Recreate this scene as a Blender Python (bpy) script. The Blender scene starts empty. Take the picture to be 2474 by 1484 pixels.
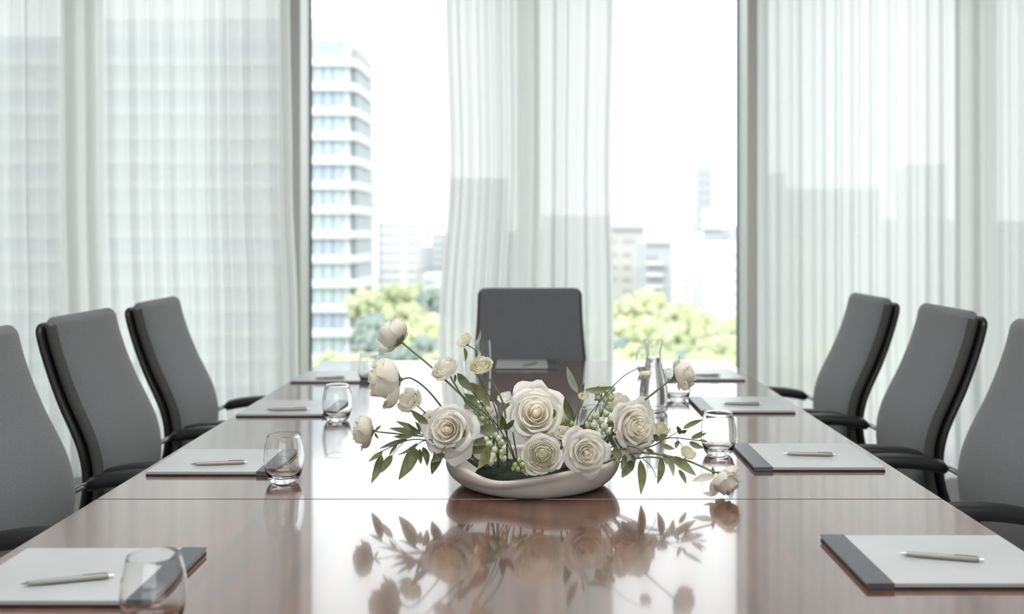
import bpy, bmesh, math, random
from mathutils import Vector, Matrix, noise
random.seed(7)
PI = math.pi
S = bpy.context.scene
COL = S.collection
R = math.radians

# ------------------------------------------------------------------ camera, world, lights, exposure
F = 2400.0            # focal length in pixels of the 2474 px wide frame
VX, VY = 1280.0, 568.0  # vanishing point of the table
CZ = 1.29
cam_d = bpy.data.cameras.new('camera'); cam = bpy.data.objects.new('camera', cam_d); COL.objects.link(cam)
cam.location = (0, 0, CZ); cam.rotation_euler = (PI/2, 0, 0)
cam_d.sensor_width = 36; cam_d.lens = F/2474*36
cam_d.shift_x = -(VX-1237)/2474; cam_d.shift_y = -(742-VY)/2474
cam_d.clip_start = .05; cam_d.clip_end = 3000
cam_d.dof.use_dof = True; cam_d.dof.focus_distance = 2.12; cam_d.dof.aperture_fstop = 2.7
S.camera = cam
S.view_settings.view_transform = 'Standard'; S.view_settings.look = 'None'
S.view_settings.exposure = 0.0; S.view_settings.gamma = 1; S.view_settings.use_curve_mapping = False
S.cycles.use_denoising = True
S.cycles.max_bounces = 18; S.cycles.transmission_bounces = 18; S.cycles.transparent_max_bounces = 12
S.cycles.diffuse_bounces = 8; S.cycles.glossy_bounces = 4
S.cycles.sample_clamp_indirect = 6
S.cycles.caustics_refractive = True
w = bpy.data.worlds.new('world'); S.world = w; w.use_nodes = True
bg = w.node_tree.nodes['Background']; bg.inputs[0].default_value = (.93, .975, 1, 1); bg.inputs[1].default_value = 2.9

def lamp(name, kind, loc, rot, energy, color=(1, 1, 1), size=None, sy=None, angle=None):
    d = bpy.data.lights.new(name, kind); o = bpy.data.objects.new(name, d); COL.objects.link(o)
    o.location = loc; o.rotation_euler = rot; d.energy = energy; d.color = color
    if size: d.shape = 'RECTANGLE'; d.size = size; d.size_y = sy or size
    if angle: d.angle = angle
    return o
lamp('sun', 'SUN', (0, 0, 60), (R(48), 0, R(-25)), 1.5, (1, .97, .92), angle=R(12))
for x, y, e in [(-.75, 1.7, 34), (.75, 1.7, 34), (0, -1.2, 34)]:
    lamp('ceiling_fill_light', 'AREA', (x, y, 2.97), (0, 0, 0), e, (1, .975, .95), 1.5, 1.5)  # unseen area lamps added under the ceiling to fill the room

# ------------------------------------------------------------------ helpers
def P(px, py, Y):                       # photo pixel at distance Y -> point of the room
    return Vector(((px-VX)*Y/F, Y, CZ-(py-VY)*Y/F))

def mesh(name, vs, fs, smooth=False):
    m = bpy.data.meshes.new(name); m.from_pydata([tuple(v) for v in vs], [], fs); m.update()
    if smooth: m.shade_smooth()
    return m

def link(name, m, mat, parent=None, loc=(0, 0, 0)):
    if mat is not None and not m.materials: m.materials.append(mat)
    o = bpy.data.objects.new(name, m); COL.objects.link(o); o.location = loc
    if parent is not None: o.parent = parent
    return o

def tag(o, label=None, cat=None, group=None, kind=None):
    if label: o['label'] = label
    if cat: o['category'] = cat
    if group: o['group'] = group
    if kind: o['kind'] = kind
    return o

def empty(name, loc=(0, 0, 0), rz=0, **k):
    o = bpy.data.objects.new(name, None); COL.objects.link(o); o.location = loc; o.rotation_euler = (0, 0, rz)
    o.empty_display_size = .05
    return tag(o, **k)

def kids(o): return [c for c in COL.objects if c.parent == o]
def copy_tree(o, parent=None):
    c = o.copy(); COL.objects.link(c)
    if parent is not None: c.parent = parent
    for ch in kids(o): copy_tree(ch, c)
    return c

class MB:                                # collects shapes into one mesh
    def __init__(s): s.v = []; s.f = []
    def add(s, vs, fs):
        n = len(s.v); s.v += [Vector(v) for v in vs]; s.f += [tuple(i+n for i in f) for f in fs]; return s
    def box(s, a, b):
        x0, y0, z0 = a; x1, y1, z1 = b
        return s.add([(x0,y0,z0),(x1,y0,z0),(x1,y1,z0),(x0,y1,z0),(x0,y0,z1),(x1,y0,z1),(x1,y1,z1),(x0,y1,z1)],
                     [(0,3,2,1),(4,5,6,7),(0,1,5,4),(1,2,6,5),(2,3,7,6),(3,0,4,7)])
    def rings(s, rings, cap0=True, cap1=True, closed=True):
        n = len(rings[0]); b = len(s.v); vs = [v for r in rings for v in r]; fs = []
        for i in range(len(rings)-1):
            for j in range(n if closed else n-1):
                k = (j+1) % n
                fs.append((i*n+j, i*n+k, (i+1)*n+k, (i+1)*n+j))
        if cap0: fs.append(tuple(reversed(range(n))))
        if cap1: fs.append(tuple((len(rings)-1)*n+j for j in range(n)))
        return s.add(vs, fs)
    def tube(s, pts, r, n=8, r1=None):
        pts = [Vector(p) for p in pts]; rs = []
        up = Vector((0.13, .21, .97))
        for i, p in enumerate(pts):
            t = (pts[min(i+1, len(pts)-1)]-pts[max(i-1, 0)]).normalized()
            a = t.cross(up)
            if a.length < .05: a = t.cross(Vector((1, 0, 0)))
            a.normalize(); b = t.cross(a)
            rr = r if r1 is None else r+(r1-r)*i/(len(pts)-1)
            rs.append([p+a*rr*math.cos(2*PI*k/n)+b*rr*math.sin(2*PI*k/n) for k in range(n)])
        return s.rings(rs)
    def lathe(s, prof, n=40, c=(0, 0, 0), cap0=True, cap1=True):
        c = Vector(c)
        return s.rings([[c+Vector((r*math.cos(2*PI*k/n), r*math.sin(2*PI*k/n), z)) for k in range(n)] for r, z in prof], cap0, cap1)
    def glass(s, prof, name, mat, parent, n=56):
        out = [prof[0]]
        for i in range(1, len(prof)):
            (a, b), (c, d) = prof[i-1], prof[i]; k = max(1, int(math.hypot(c-a, d-b)/.004))
            out += [(a+(c-a)*q/k, b+(d-b)*q/k) for q in range(1, k+1)]
        # rounding pass
        for _ in range(3): out = [out[0]]+[((p[0]+2*q[0]+r_[0])/4, (p[1]+2*q[1]+r_[1])/4) if math.hypot(q[0]-p[0], q[1]-p[1]) > .0025 and math.hypot(q[0]-r_[0], q[1]-r_[1]) > .0025 else q for p, q, r_ in zip(out, out[1:], out[2:])]+[out[-1]]
        s.lathe(out, n); return s.obj(name, mat, parent, auto=R(38))
    def obj(s, name, mat, parent=None, smooth=False, bevel=0, seg=2, loc=(0, 0, 0), auto=None):
        used = sorted({i for f in s.f for i in f})
        if len(used) < len(s.v): mp = {o: k for k, o in enumerate(used)}; s.v = [s.v[i] for i in used]; s.f = [tuple(mp[i] for i in f) for f in s.f]
        m = mesh(name, s.v, s.f, smooth)
        if bevel:
            bm = bmesh.new(); bm.from_mesh(m)
            es = [e for e in bm.edges if len(e.link_faces) == 2 and e.calc_face_angle() > .5]
            bmesh.ops.bevel(bm, geom=es, offset=bevel, segments=seg, profile=.5, affect='EDGES', clamp_overlap=True)
            bm.to_mesh(m); bm.free()
        o = link(name, m, mat, parent, loc)
        if auto: m.shade_smooth(); m.set_sharp_from_angle(angle=auto)
        return o

def smooth_curve(pts, n=8):              # Catmull-Rom through pts
    pts = [Vector(p) for p in pts]
    if len(pts) == 2: return [pts[0].lerp(pts[1], i/n) for i in range(n+1)]
    q = [pts[0]*2-pts[1]]+pts+[pts[-1]*2-pts[-2]]; out = []
    for i in range(1, len(q)-2):
        a, b, c, d = q[i-1:i+3]
        for k in range(n):
            t = k/n
            out.append(.5*((2*b)+(c-a)*t+(2*a-5*b+4*c-d)*t*t+(3*b-a-3*c+d)*t**3))
    return out+[pts[-1]]

# ------------------------------------------------------------------ materials
def mat(name, color=(.8, .8, .8), rough=.6, metal=0, **k):
    m = bpy.data.materials.new(name); m.use_nodes = True
    b = m.node_tree.nodes['Principled BSDF']
    b.inputs['Base Color'].default_value = (*color, 1); b.inputs['Roughness'].default_value = rough
    b.inputs['Metallic'].default_value = metal
    for n, v in k.items(): b.inputs[n.replace('_', ' ')].default_value = v
    return m
def nd(m, t, **k):
    n = m.node_tree.nodes.new(t)
    for a, v in k.items():
        if a.startswith('i_'): n.inputs[a[2:].replace('_', ' ')].default_value = v
        else: setattr(n, a, v)
    return n
def lk(m, a, b): m.node_tree.links.new(a, b)
def vary(m, c0, c1, scale=8, stretch=(1, 1, 1), detail=4, lo=.35, hi=.65, bump=0, bscale=None, space='Object'):
    b = m.node_tree.nodes['Principled BSDF']
    tc = nd(m, 'ShaderNodeTexCoord'); mp = nd(m, 'ShaderNodeMapping'); mp.inputs['Scale'].default_value = stretch
    nz = nd(m, 'ShaderNodeTexNoise'); nz.inputs['Scale'].default_value = scale; nz.inputs['Detail'].default_value = detail
    cr = nd(m, 'ShaderNodeValToRGB'); e = cr.color_ramp.elements
    e[0].position = lo; e[0].color = (*c0, 1); e[1].position = hi; e[1].color = (*c1, 1)
    lk(m, tc.outputs[space], mp.inputs[0]); lk(m, mp.outputs[0], nz.inputs[0]); lk(m, nz.outputs[0], cr.inputs[0])
    lk(m, cr.outputs[0], b.inputs['Base Color'])
    if bump:
        n2 = nd(m, 'ShaderNodeTexNoise'); n2.inputs['Scale'].default_value = bscale or scale*4
        bp = nd(m, 'ShaderNodeBump'); bp.inputs['Strength'].default_value = bump; bp.inputs['Distance'].default_value = .002
        lk(m, mp.outputs[0], n2.inputs[0]); lk(m, n2.outputs[0], bp.inputs['Height']); lk(m, bp.outputs[0], b.inputs['Normal'])
    return m

M = {}
M['wood'] = vary(mat('polished_wood', rough=.2, IOR=1.62, Coat_Weight=1.0, Coat_Roughness=.06, Coat_IOR=1.5), (.055, .017, .008), (.15, .054, .028), 5, (9, .45, 3), 6, .3, .72)
M['wood_edge'] = mat('polished_wood_edge', (.16, .09, .07), .25)
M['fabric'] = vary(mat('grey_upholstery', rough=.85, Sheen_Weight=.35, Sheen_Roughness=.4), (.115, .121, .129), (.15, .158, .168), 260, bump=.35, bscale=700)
M['fabric_side'] = vary(mat('shaded_side_upholstery', rough=.85), (.05, .05, .048), (.065, .065, .062), 260, bump=.3, bscale=700)  # shade on the backrest flanks put into a darker fabric colour
M['shell'] = mat('black_plastic', (.012, .012, .013), .42)
M['armpad'] = mat('black_leather', (.01, .01, .011), .38)
M['chrome'] = mat('brushed_steel', (.55, .55, .56), .25, 1)
M['alu'] = mat('light_aluminium', (.62, .62, .6), .4)
M['white_frame'] = mat('lit_white_frame', (.86, .87, .84), .35)  # window light on the mullion sides put into this whiter colour
M['gasket'] = mat('dark_gasket', (.12, .15, .15), .6)
M['wall'] = vary(mat('white_wall_paint', rough=.8), (.78, .77, .75), (.82, .81, .79), 3)
M['ceil'] = vary(mat('white_ceiling_paint', rough=.85), (.8, .8, .79), (.84, .84, .83), 3)
M['carpet'] = vary(mat('grey_carpet', rough=.95), (.26, .25, .24), (.34, .33, .32), 120, bump=.6, bscale=400)
M['paper'] = vary(mat('white_paper', rough=.33, IOR=1.65), (.42, .44, .45), (.46, .48, .49), 6)
M['board'] = mat('dark_board', (.02, .019, .02), .5)
M['slate'] = vary(mat('slate_blue_band', rough=.36, IOR=1.6), (.05, .06, .072), (.065, .076, .09), 90)
M['pen'] = mat('grey_pen_metal', (.27, .265, .25), .4, .6)
M['pen_tip'] = mat('silver_pen_tip', (.6, .6, .6), .2, 1)
M['glass'] = mat('clear_glass', (1, 1, 1), 0, IOR=1.47, Transmission_Weight=1.0)
M['water'] = mat('clear_water', (.97, .99, 1), 0, IOR=1.33, Transmission_Weight=1.0)
M['stone'] = vary(mat('off_white_ceramic', rough=.55), (.50, .465, .42), (.57, .535, .49), 14, bump=.1, bscale=60)
M['foam'] = vary(mat('dark_floral_foam', rough=.9), (.008, .012, .008), (.02, .028, .016), 60, bump=.8)
M['stem'] = vary(mat('green_stem', rough=.5), (.10, .15, .05), (.2, .26, .09), 30)
M['stem_dark'] = vary(mat('dark_green_stem', rough=.5), (.07, .085, .055), (.13, .15, .09), 30)
M['berry'] = vary(mat('green_berry', rough=.4), (.2, .26, .08), (.4, .45, .2), 60)
M['seed'] = vary(mat('pale_green_seed', rough=.5), (.3, .36, .2), (.55, .58, .42), 150)

def thin(name, c0, c1, trans=.3, rough=.6, scale=12, center=None, tr_col=None):   # petals, leaves
    m = vary(mat(name, rough=rough), c0, c1, scale, detail=3)
    nt = m.node_tree; b = nt.nodes['Principled BSDF']; out = nt.nodes['Material Output']
    tl = nd(m, 'ShaderNodeBsdfTranslucent'); mx = nd(m, 'ShaderNodeMixShader'); mx.inputs[0].default_value = trans
    src = b.inputs['Base Color'].links[0].from_socket
    lk(m, src, tl.inputs[0])
    lk(m, b.outputs[0], mx.inputs[1]); lk(m, tl.outputs[0], mx.inputs[2]); lk(m, mx.outputs[0], out.inputs[0])
    return m
M['petal'] = thin('white_petal', (.94, .92, .87), (.96, .95, .92), .52)
M['petal_in'] = thin('cream_petal', (.96, .935, .85), (.975, .96, .90), .52)
M['petal_b'] = thin('ivory_petal', (.86, .83, .74), (.92, .90, .83), .50)
M['petal_c'] = thin('cream_green_petal', (.94, .93, .83), (.96, .955, .90), .5)
M['petal_g'] = thin('greenish_petal', (.80, .81, .62), (.90, .89, .76), .48)
M['leaf'] = thin('sage_leaf', (.16, .18, .075), (.29, .31, .15), .3, .45, 25)
M['leaf_d'] = thin('dark_leaf', (.07, .085, .035), (.15, .17, .08), .2, .4, 25)
M['leaf_p'] = thin('pale_leaf', (.32, .37, .24), (.48, .52, .38), .35, .5, 25)

def sheer():
    m = bpy.data.materials.new('sheer_curtain'); m.use_nodes = True; nt = m.node_tree; nt.nodes.clear()
    out = nd(m, 'ShaderNodeOutputMaterial')
    tr = nd(m, 'ShaderNodeBsdfTransparent'); tl = nd(m, 'ShaderNodeBsdfTranslucent'); df = nd(m, 'ShaderNodeBsdfDiffuse')
    tl.inputs[0].default_value = (.96, .97, .97, 1); df.inputs[0].default_value = (.9, .92, .92, 1)
    a = nd(m, 'ShaderNodeMixShader'); a.inputs[0].default_value = .10
    b = nd(m, 'ShaderNodeMixShader')
    lw = nd(m, 'ShaderNodeLayerWeight'); lw.inputs[0].default_value = .35
    mr = nd(m, 'ShaderNodeMapRange'); mr.inputs[1].default_value = 0; mr.inputs[2].default_value = 1
    mr.inputs[3].default_value = .10; mr.inputs[4].default_value = .06
    lk(m, lw.outputs['Facing'], mr.inputs[0]); lk(m, mr.outputs[0], b.inputs[0])
    lk(m, tl.outputs[0], a.inputs[1]); lk(m, df.outputs[0], a.inputs[2])
    lk(m, a.outputs[0], b.inputs[1]); lk(m, tr.outputs[0], b.inputs[2]); lk(m, b.outputs[0], out.inputs[0])
    return m
M['sheer'] = sheer()
def pane_mat():
    m = bpy.data.materials.new('window_glass'); m.use_nodes = True; nt = m.node_tree; nt.nodes.clear()
    out = nd(m, 'ShaderNodeOutputMaterial'); tr = nd(m, 'ShaderNodeBsdfTransparent'); tr.inputs[0].default_value = (.985, .995, .99, 1)
    gl = nd(m, 'ShaderNodeBsdfGlossy'); gl.inputs['Roughness'].default_value = .0
    fr = nd(m, 'ShaderNodeFresnel'); fr.inputs[0].default_value = 1.35; mx = nd(m, 'ShaderNodeMixShader')
    lk(m, fr.outputs[0], mx.inputs[0]); lk(m, tr.outputs[0], mx.inputs[1]); lk(m, gl.outputs[0], mx.inputs[2]); lk(m, mx.outputs[0], out.inputs[0])
    return m
M['pane'] = pane_mat()

# ------------------------------------------------------------------ room shell
XW, YB, YG, ZC = 4.45, -3.6, 5.70, 3.0
st = lambda mb, name, m, **k: tag(mb.obj(name, m, **k), kind='structure')
st(MB().box((-XW-.2, YB-.2, -.25), (XW+.2, YG+.1, 0)), 'floor', M['carpet'])
st(MB().box((-XW-.2, YB-.2, ZC), (XW+.2, YG+.1, ZC+.3)), 'ceiling', M['ceil'])
st(MB().box((-XW-.2, YB-.2, 0), (-XW, YG+.1, ZC)), 'wall_left', M['wall'])
st(MB().box((XW, YB-.2, 0), (XW+.2, YG+.1, ZC)), 'wall_right', M['wall'])
BW = 2.3
st(MB().box((-XW, YB-.2, 0), (-BW, YB, ZC)).box((BW, YB-.2, 0), (XW, YB, ZC)).box((-BW, YB-.2, 0), (BW, YB, .75)).box((-BW, YB-.2, 2.75), (BW, YB, ZC)), 'wall_back', M['wall'])  # opening shaped to let fill light in behind the camera
bwf = MB()
for x in (-BW, -BW/2, 0, BW/2, BW): bwf.box((x-.03, YB-.13, .75), (x+.03, YB-.07, 2.75))
bwf.box((-BW, YB-.13, .75), (BW, YB-.07, .81)).box((-BW, YB-.13, 2.69), (BW, YB-.07, 2.75))
bwo = st(bwf, 'window_9', M['alu'])  # unseen window added so sky light fills from behind the camera
MB().box((-BW, YB-.103, .78), (BW, YB-.097, 2.72)).obj('pane', M['pane'], bwo)
st(MB().box((-XW, YB, 0), (XW, YB+.015, .1)), 'baseboard_back', M['alu'])
mull = [-3.77, -2.52, -1.316, -.005, 1.251, 2.507, 3.76]
for i, x in enumerate(mull):
    m = MB().box((x-.0545, 5.475, 0), (x+.0545, YG-.01, ZC))
    m.box((x-.035, YG-.01, 0), (x+.035, YG+.06, ZC))
    tr = st(m, 'trim_%d' % (i+1), M['white_frame'], bevel=.002)
    MB().box((x-.055, 5.45, 0), (x+.055, 5.4748, ZC)).obj('shaded_mullion_front', M['alu'], tr, bevel=.003)  # front face greyer than the sides, its shade against the window painted in
edges = [-XW]+mull+[XW]
for i in range(len(edges)-1):
    a = edges[i]+(.055 if i else 0); b = edges[i+1]-(.055 if i < len(edges)-2 else 0)
    f = MB().box((a, 5.56, 0), (b, YG+.05, .07)).box((a, 5.56, ZC-.08), (b, YG+.05, ZC))
    fo = st(f, 'window_%d' % (i+1), M['alu'])
    g = MB().box((a, YG-.012, .07), (a+.009, YG+.012, ZC-.08)).box((b-.009, YG-.012, .07), (b, YG+.012, ZC-.08))
    g.obj('gasket', M['gasket'], fo)
    MB().box((a+.009, YG-.003, .07), (b-.009, YG+.003, ZC-.08)).obj('pane', M['pane'], fo)

# ------------------------------------------------------------------ curtains
def curtain(label, x0f, x1f, seed, nf, Y0=5.2):
    t = empty('sheer_curtain', ((x0f(0)+x1f(0))/2, Y0, 0), label=label, cat='curtain', group='floor-length sheer curtains')
    rnd = random.Random(seed); ph = [rnd.uniform(0, 6.28) for _ in range(8)]
    nx, nz = nf*14, 26; vs = []; fs = []; cx = t.location.x
    widths = [rnd.uniform(.65, 1.35) for _ in range(nf)]; tot = sum(widths); cum = [0]
    for q in widths: cum.append(cum[-1]+q/tot)
    amps = [rnd.uniform(.45, 1.2) for _ in range(nf)]
    for j in range(nz+1):
        z = .018+(ZC-.06)*j/nz
        for i in range(nx+1):
            k = min(i//14, nf-1); fr = (i-k*14)/14
            u = cum[k]+(cum[k+1]-cum[k])*fr
            a = .027*(amps[k]*(1-fr)+amps[(k+1) % nf]*fr)*(1.1-.15*z/ZC)
            x = x0f(z)+(x1f(z)-x0f(z))*u+.004*math.sin(2*2*PI*fr+ph[2]+z*.25)*amps[k]
            y = a*math.cos(2*PI*fr+.12*math.sin(z*1.1+ph[0]))+.012*math.sin(5*u*PI+ph[3]+z*.3)+.005*math.sin(4*PI*fr+ph[4])
            vs.append((x-cx, y, z))
    for j in range(nz):
        for i in range(nx): fs.append((j*(nx+1)+i, j*(nx+1)+i+1, (j+1)*(nx+1)+i+1, (j+1)*(nx+1)+i))
    link('curtain_fabric', mesh('curtain_fabric', vs, fs, True), M['sheer'], t)
    # hem: a doubled strip at the foot of the cloth
    n = nx+1; hv = []; hf = []
    for z in (.018, .10):
        for i in range(n): v = vs[i]; hv.append((v[0], v[1]-.003, z))
    for i in range(nx): hf.append((i, i+1, n+i+1, n+i))
    link('hem', mesh('hem', hv, hf, True), M['sheer'], t)
    return t
def lerpz(tab):
    def f(z):
        if z <= tab[0][0]: return tab[0][1]
        for (a, b), (c, d) in zip(tab, tab[1:]):
            if z <= c:
                s = (z-a)/(c-a); s = s*s*(3-2*s); return b+(d-b)*s
        return tab[-1][1]
    return f
curtain('wide white sheer curtain covering the windows behind the left row of chairs', lerpz([(0, -4.3)]), lerpz([(0, -1.205), (.8, -1.222), (1.6, -1.25), (2.6, -1.263)]), 3, 31)
curtain('narrow gathered white sheer curtain in the middle behind the head chair', lerpz([(0, -.49), (.8, -.478), (1.65, -.424), (2.6, -.446)]), lerpz([(0, .455), (.8, .445), (1.6, .428), (2.6, .448)]), 11, 10)
curtain('wide white sheer curtain covering the windows behind the right row of chairs', lerpz([(0, 1.20)]), lerpz([(0, 4.3)]), 5, 30)
for i, (a, b) in enumerate([(-4.4, 4.4)]):
    st(MB().box((a, 5.17, ZC-.035), (b, 5.23, ZC)), 'trim_8', M['alu'])

# ------------------------------------------------------------------ table
TZ, TL, TR, TF, TN, SEAM = .75, -.886, .844, 4.263, .62, 2.03
tb = empty('conference_table', (0, 2.4, 0), label='long dark brown polished wood conference table in the middle of the room', cat='table')
for a, b in ((TN, SEAM-.0016), (SEAM+.0016, TF)):
    MB().box((TL, a-2.4, TZ-.032), (TR, b-2.4, TZ)).obj('table_panel', M['wood'], tb, bevel=.0009, seg=2)
MB().box((TL+.012, TN-2.388, TZ-.05), (TR-.012, TF-2.412, TZ-.033)).obj('sub_top', M['board'], tb, bevel=.002)
for y in (1.2, 2.4, 3.6):
    MB().box((-.32, y-2.4-.3, 0), (.3, y-2.4+.3, .03)).box((-.2, y-2.4-.05, .03), (.18, y-2.4+.05, TZ-.05)).obj('pedestal', M['wood_edge'], tb, bevel=.004)

# ------------------------------------------------------------------ chairs
def sring(c, ny, nn, hw, ht, p=3.2, n=28):
    out = []
    for k in range(n):
        a = 2*PI*k/n; ca, sa = math.cos(a), math.sin(a)
        u = math.copysign(abs(ca)**(2/p), ca)*hw; v = math.copysign(abs(sa)**(2/p), sa)*ht
        out.append(c+ny*u+nn*v)
    return out
prof = [(.43, -.232), (.48, -.214), (.53, -.203), (.585, -.199), (.64, -.204), (.70, -.220), (.76, -.247), (.82, -.277), (.90, -.309), (.98, -.335), (1.056, -.352)]
def pf(z):
    for (a, b), (c, d) in zip(prof, prof[1:]):
        if z <= c+1e-6: t = (z-a)/(c-a); return b+(d-b)*t
    return prof[-1][1]
def back_loft(z0, z1, off, ht, wf, rc, p):
    mb = MB(); rs = []; N = 44
    zs = sorted(set([z0+(z1-z0)*i/26 for i in range(27)]+[z1-rc*(1-math.cos(PI/2*i/7)) for i in range(8)]+[z0+rc*(1-math.cos(PI/2*i/5)) for i in range(6)]))
    sm = lambda z: (pf(z-.02)+pf(z)*2+pf(z+.02))/4 if z0+.02 < z < 1.03 else pf(z)
    for z in zs:
        zz = max(.43, min(1.056, z)); x = sm(zz)
        dx = (sm(min(zz+.02, 1.056))-sm(max(zz-.02, .43)))/max(1e-4, min(zz+.02, 1.056)-max(zz-.02, .43))
        nn = Vector((1, 0, -dx)).normalized()
        d = min(z1-z, z-z0); rr = rc if z > (z0+z1)/2 else rc*1.2
        sw = rr-math.sqrt(max(0, rr*rr-max(0, rr-d)**2))
        d2 = min(1, d/(ht*1.1)); st_ = math.sqrt(max(0.02, 1-(1-d2)**2))
        hw = wf(z)/2-sw
        rs.append(sring(Vector((x, 0, z))-nn*off, Vector((0, 1, 0)), nn, hw, ht*st_, p))
    return mb.rings(rs)
def wf(z): 
    t = (z-.43)/.626
    return .452+.03*math.sin(min(1, t*1.25)*PI*.9)*(1-t)*1.4-.012*t
def make_chair():
    t = empty('office_chair')
    full = back_loft(.435, 1.056, .027, .027, wf, .032, 3.4)
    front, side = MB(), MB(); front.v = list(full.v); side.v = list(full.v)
    for f in full.f:                    # flank bands behind the seam, side shade put into their darker fabric
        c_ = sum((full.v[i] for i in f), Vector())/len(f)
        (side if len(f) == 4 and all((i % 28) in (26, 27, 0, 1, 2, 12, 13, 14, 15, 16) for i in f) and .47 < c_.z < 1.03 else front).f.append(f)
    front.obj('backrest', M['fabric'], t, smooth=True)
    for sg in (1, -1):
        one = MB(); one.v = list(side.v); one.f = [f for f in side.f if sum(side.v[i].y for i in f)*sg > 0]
        one.obj('shaded_side_band', M['fabric_side'], t, smooth=True)
    back_loft(.40, 1.046, .062, .016, lambda z: wf(z)+.004, .034, 4).obj('back_shell', M['shell'], t, smooth=True)
    # seat
    rs = []
    for i in range(15):
        u = i/14; x = -.235+.475*u; d = min(u, 1-u)*.475
        sw = .05-math.sqrt(max(0, .0025-max(0, .05-d)**2)); hh = .038*math.sqrt(max(.05, 1-(1-min(1, d/.04))**2))
        rs.append(sring(Vector((x, 0, .445+.012*math.sin(u*PI)-.02*max(0, u-.8)*5*(u-.8))), Vector((0, 1, 0)), Vector((0, 0, 1)), .245-sw, hh, 3.4))
    MB().rings(rs).obj('seat', M['fabric'], t, smooth=True)
    MB().box((-.2, -.2, .385), (.19, .2, .412)).obj('seat_pan', M['shell'], t, bevel=.01)
    for s in (1, -1):
        rs = []
        for i in range(13):
            u = i/12; x = -.205+.27*u; d = min(u, 1-u)*.27; q = math.sqrt(max(.03, 1-(1-min(1, d/.028))**2))
            rs.append(sring(Vector((x, s*.268, .620+.006*math.sin(u*PI)-.018*(1-u)**3)), Vector((0, 1, 0)), Vector((0, 0, 1)), .038*q, .020*q, 2.6, 18))
        MB().rings(rs).obj('armrest', M['armpad'], t, smooth=True)
        MB().tube(smooth_curve([(-.02, s*.268, .61), (-.06, s*.275, .56), (-.05, s*.27, .44), (-.02, s*.2, .395)], 6), .014, 10).obj('arm_post', M['shell'], t, smooth=True)
        MB().tube(smooth_curve([(-.26, s*.215, .565), (-.235, s*.25, .585), (-.20, s*.266, .603), (-.15, s*.268, .607)], 5), .008, 8).obj('arm_bracket', M['chrome'], t, smooth=True)
    MB().lathe([(.025, .12), (.025, .28), (.036, .285), (.036, .385)], 16).obj('gas_lift', M['shell'], t, auto=R(40))
    for k in range(5):
        a = 2*PI*k/5+.3; c, s_ = math.cos(a), math.sin(a)
        bl = MB().tube([(0, 0, .115), (c*.15, s_*.15, .10), (c*.26, s_*.26, .075)], .02, 8, .012).obj('base_leg', M['chrome'], t, smooth=True)
        e = Vector((c*.26, s_*.26, .028)); n = Vector((-s_, c, 0)); mb = MB()
        for o_ in (-.016, .016):
            mb.tube([e+n*(o_-.009), e+n*(o_+.009)], .027, 14)
        mb.tube([e+Vector((0, 0, .0)), e+Vector((0, 0, .05))], .006, 6)
        mb.obj('caster', M['shell'], bl, auto=R(40))
    return t
proto = make_chair()
spots = [(-1.017, 2.46, 0, 'grey high-back office chair cut by the left edge, nearest of the left row'),
         (-1.017, 3.09, 0, 'grey high-back office chair in the middle of the left row at the table'),
         (-1.017, 3.72, 0, 'farthest grey high-back office chair on the left side of the table'),
         (1.03, 2.66, PI, 'grey high-back office chair cut by the right edge, nearest of the right row'),
         (1.02, 3.325, PI, 'grey high-back office chair in the middle of the right row at the table'),
         (.98, 3.955, PI, 'farthest grey high-back office chair on the right side of the table'),
         (.0, 4.12, -PI/2, 'dark grey chair at the head of the table in front of the middle curtain')]
for i, (x, y, a, lab) in enumerate(spots):
    o = proto if i == 0 else copy_tree(proto)
    o.location = (x, y, 0); o.rotation_euler = (0, 0, a)
    tag(o, lab, 'chair', 'high-back office chairs around the table')
    if i == 6: o.scale = (1, 1.07, 1)
    o.rotation_euler.z += R([0, 0, 1.5, 0, -1, 0, 0][i])

# ------------------------------------------------------------------ notepads and pens
def notepad(label, x0, x1, y0, y1, band, rz=0, far_thick=1.0):
    cx, cy = (x0+x1)/2, (y0+y1)/2; hx, hy = (x1-x0)/2, (y1-y0)/2
    t = empty('notepad', (cx, cy, TZ), R(rz), label=label, cat='notepad', group='notepads laid around the table')
    MB().box((-hx, -hy, 0), (hx, hy, .0035)).obj('back_board', M['board'], t, bevel=.0008)
    bw = .041; s = 1 if band == 'r' else -1
    mb = MB(); n = 3
    for k in range(n):
        z = .0037+.0019*k; j = [.0006, -.0004, 0][k]
        mb.box((-hx+.001+j, -hy+.001, z), (hx-.001+j, hy-.001-abs(j), z+.0017))
    mb.obj('paper_block', M['paper'], t)
    a, b = (hx-bw, hx+.0012) if s > 0 else (-hx-.0012, -hx+bw)
    MB().box((a, -hy-.0006, .0092), (b, hy+.0006, .0102)).box((a, -hy-.0012, .0005), (b, -hy+.0004, .0102)).obj('binding_band', M['slate'], t, bevel=.0004)
    return t
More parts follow.
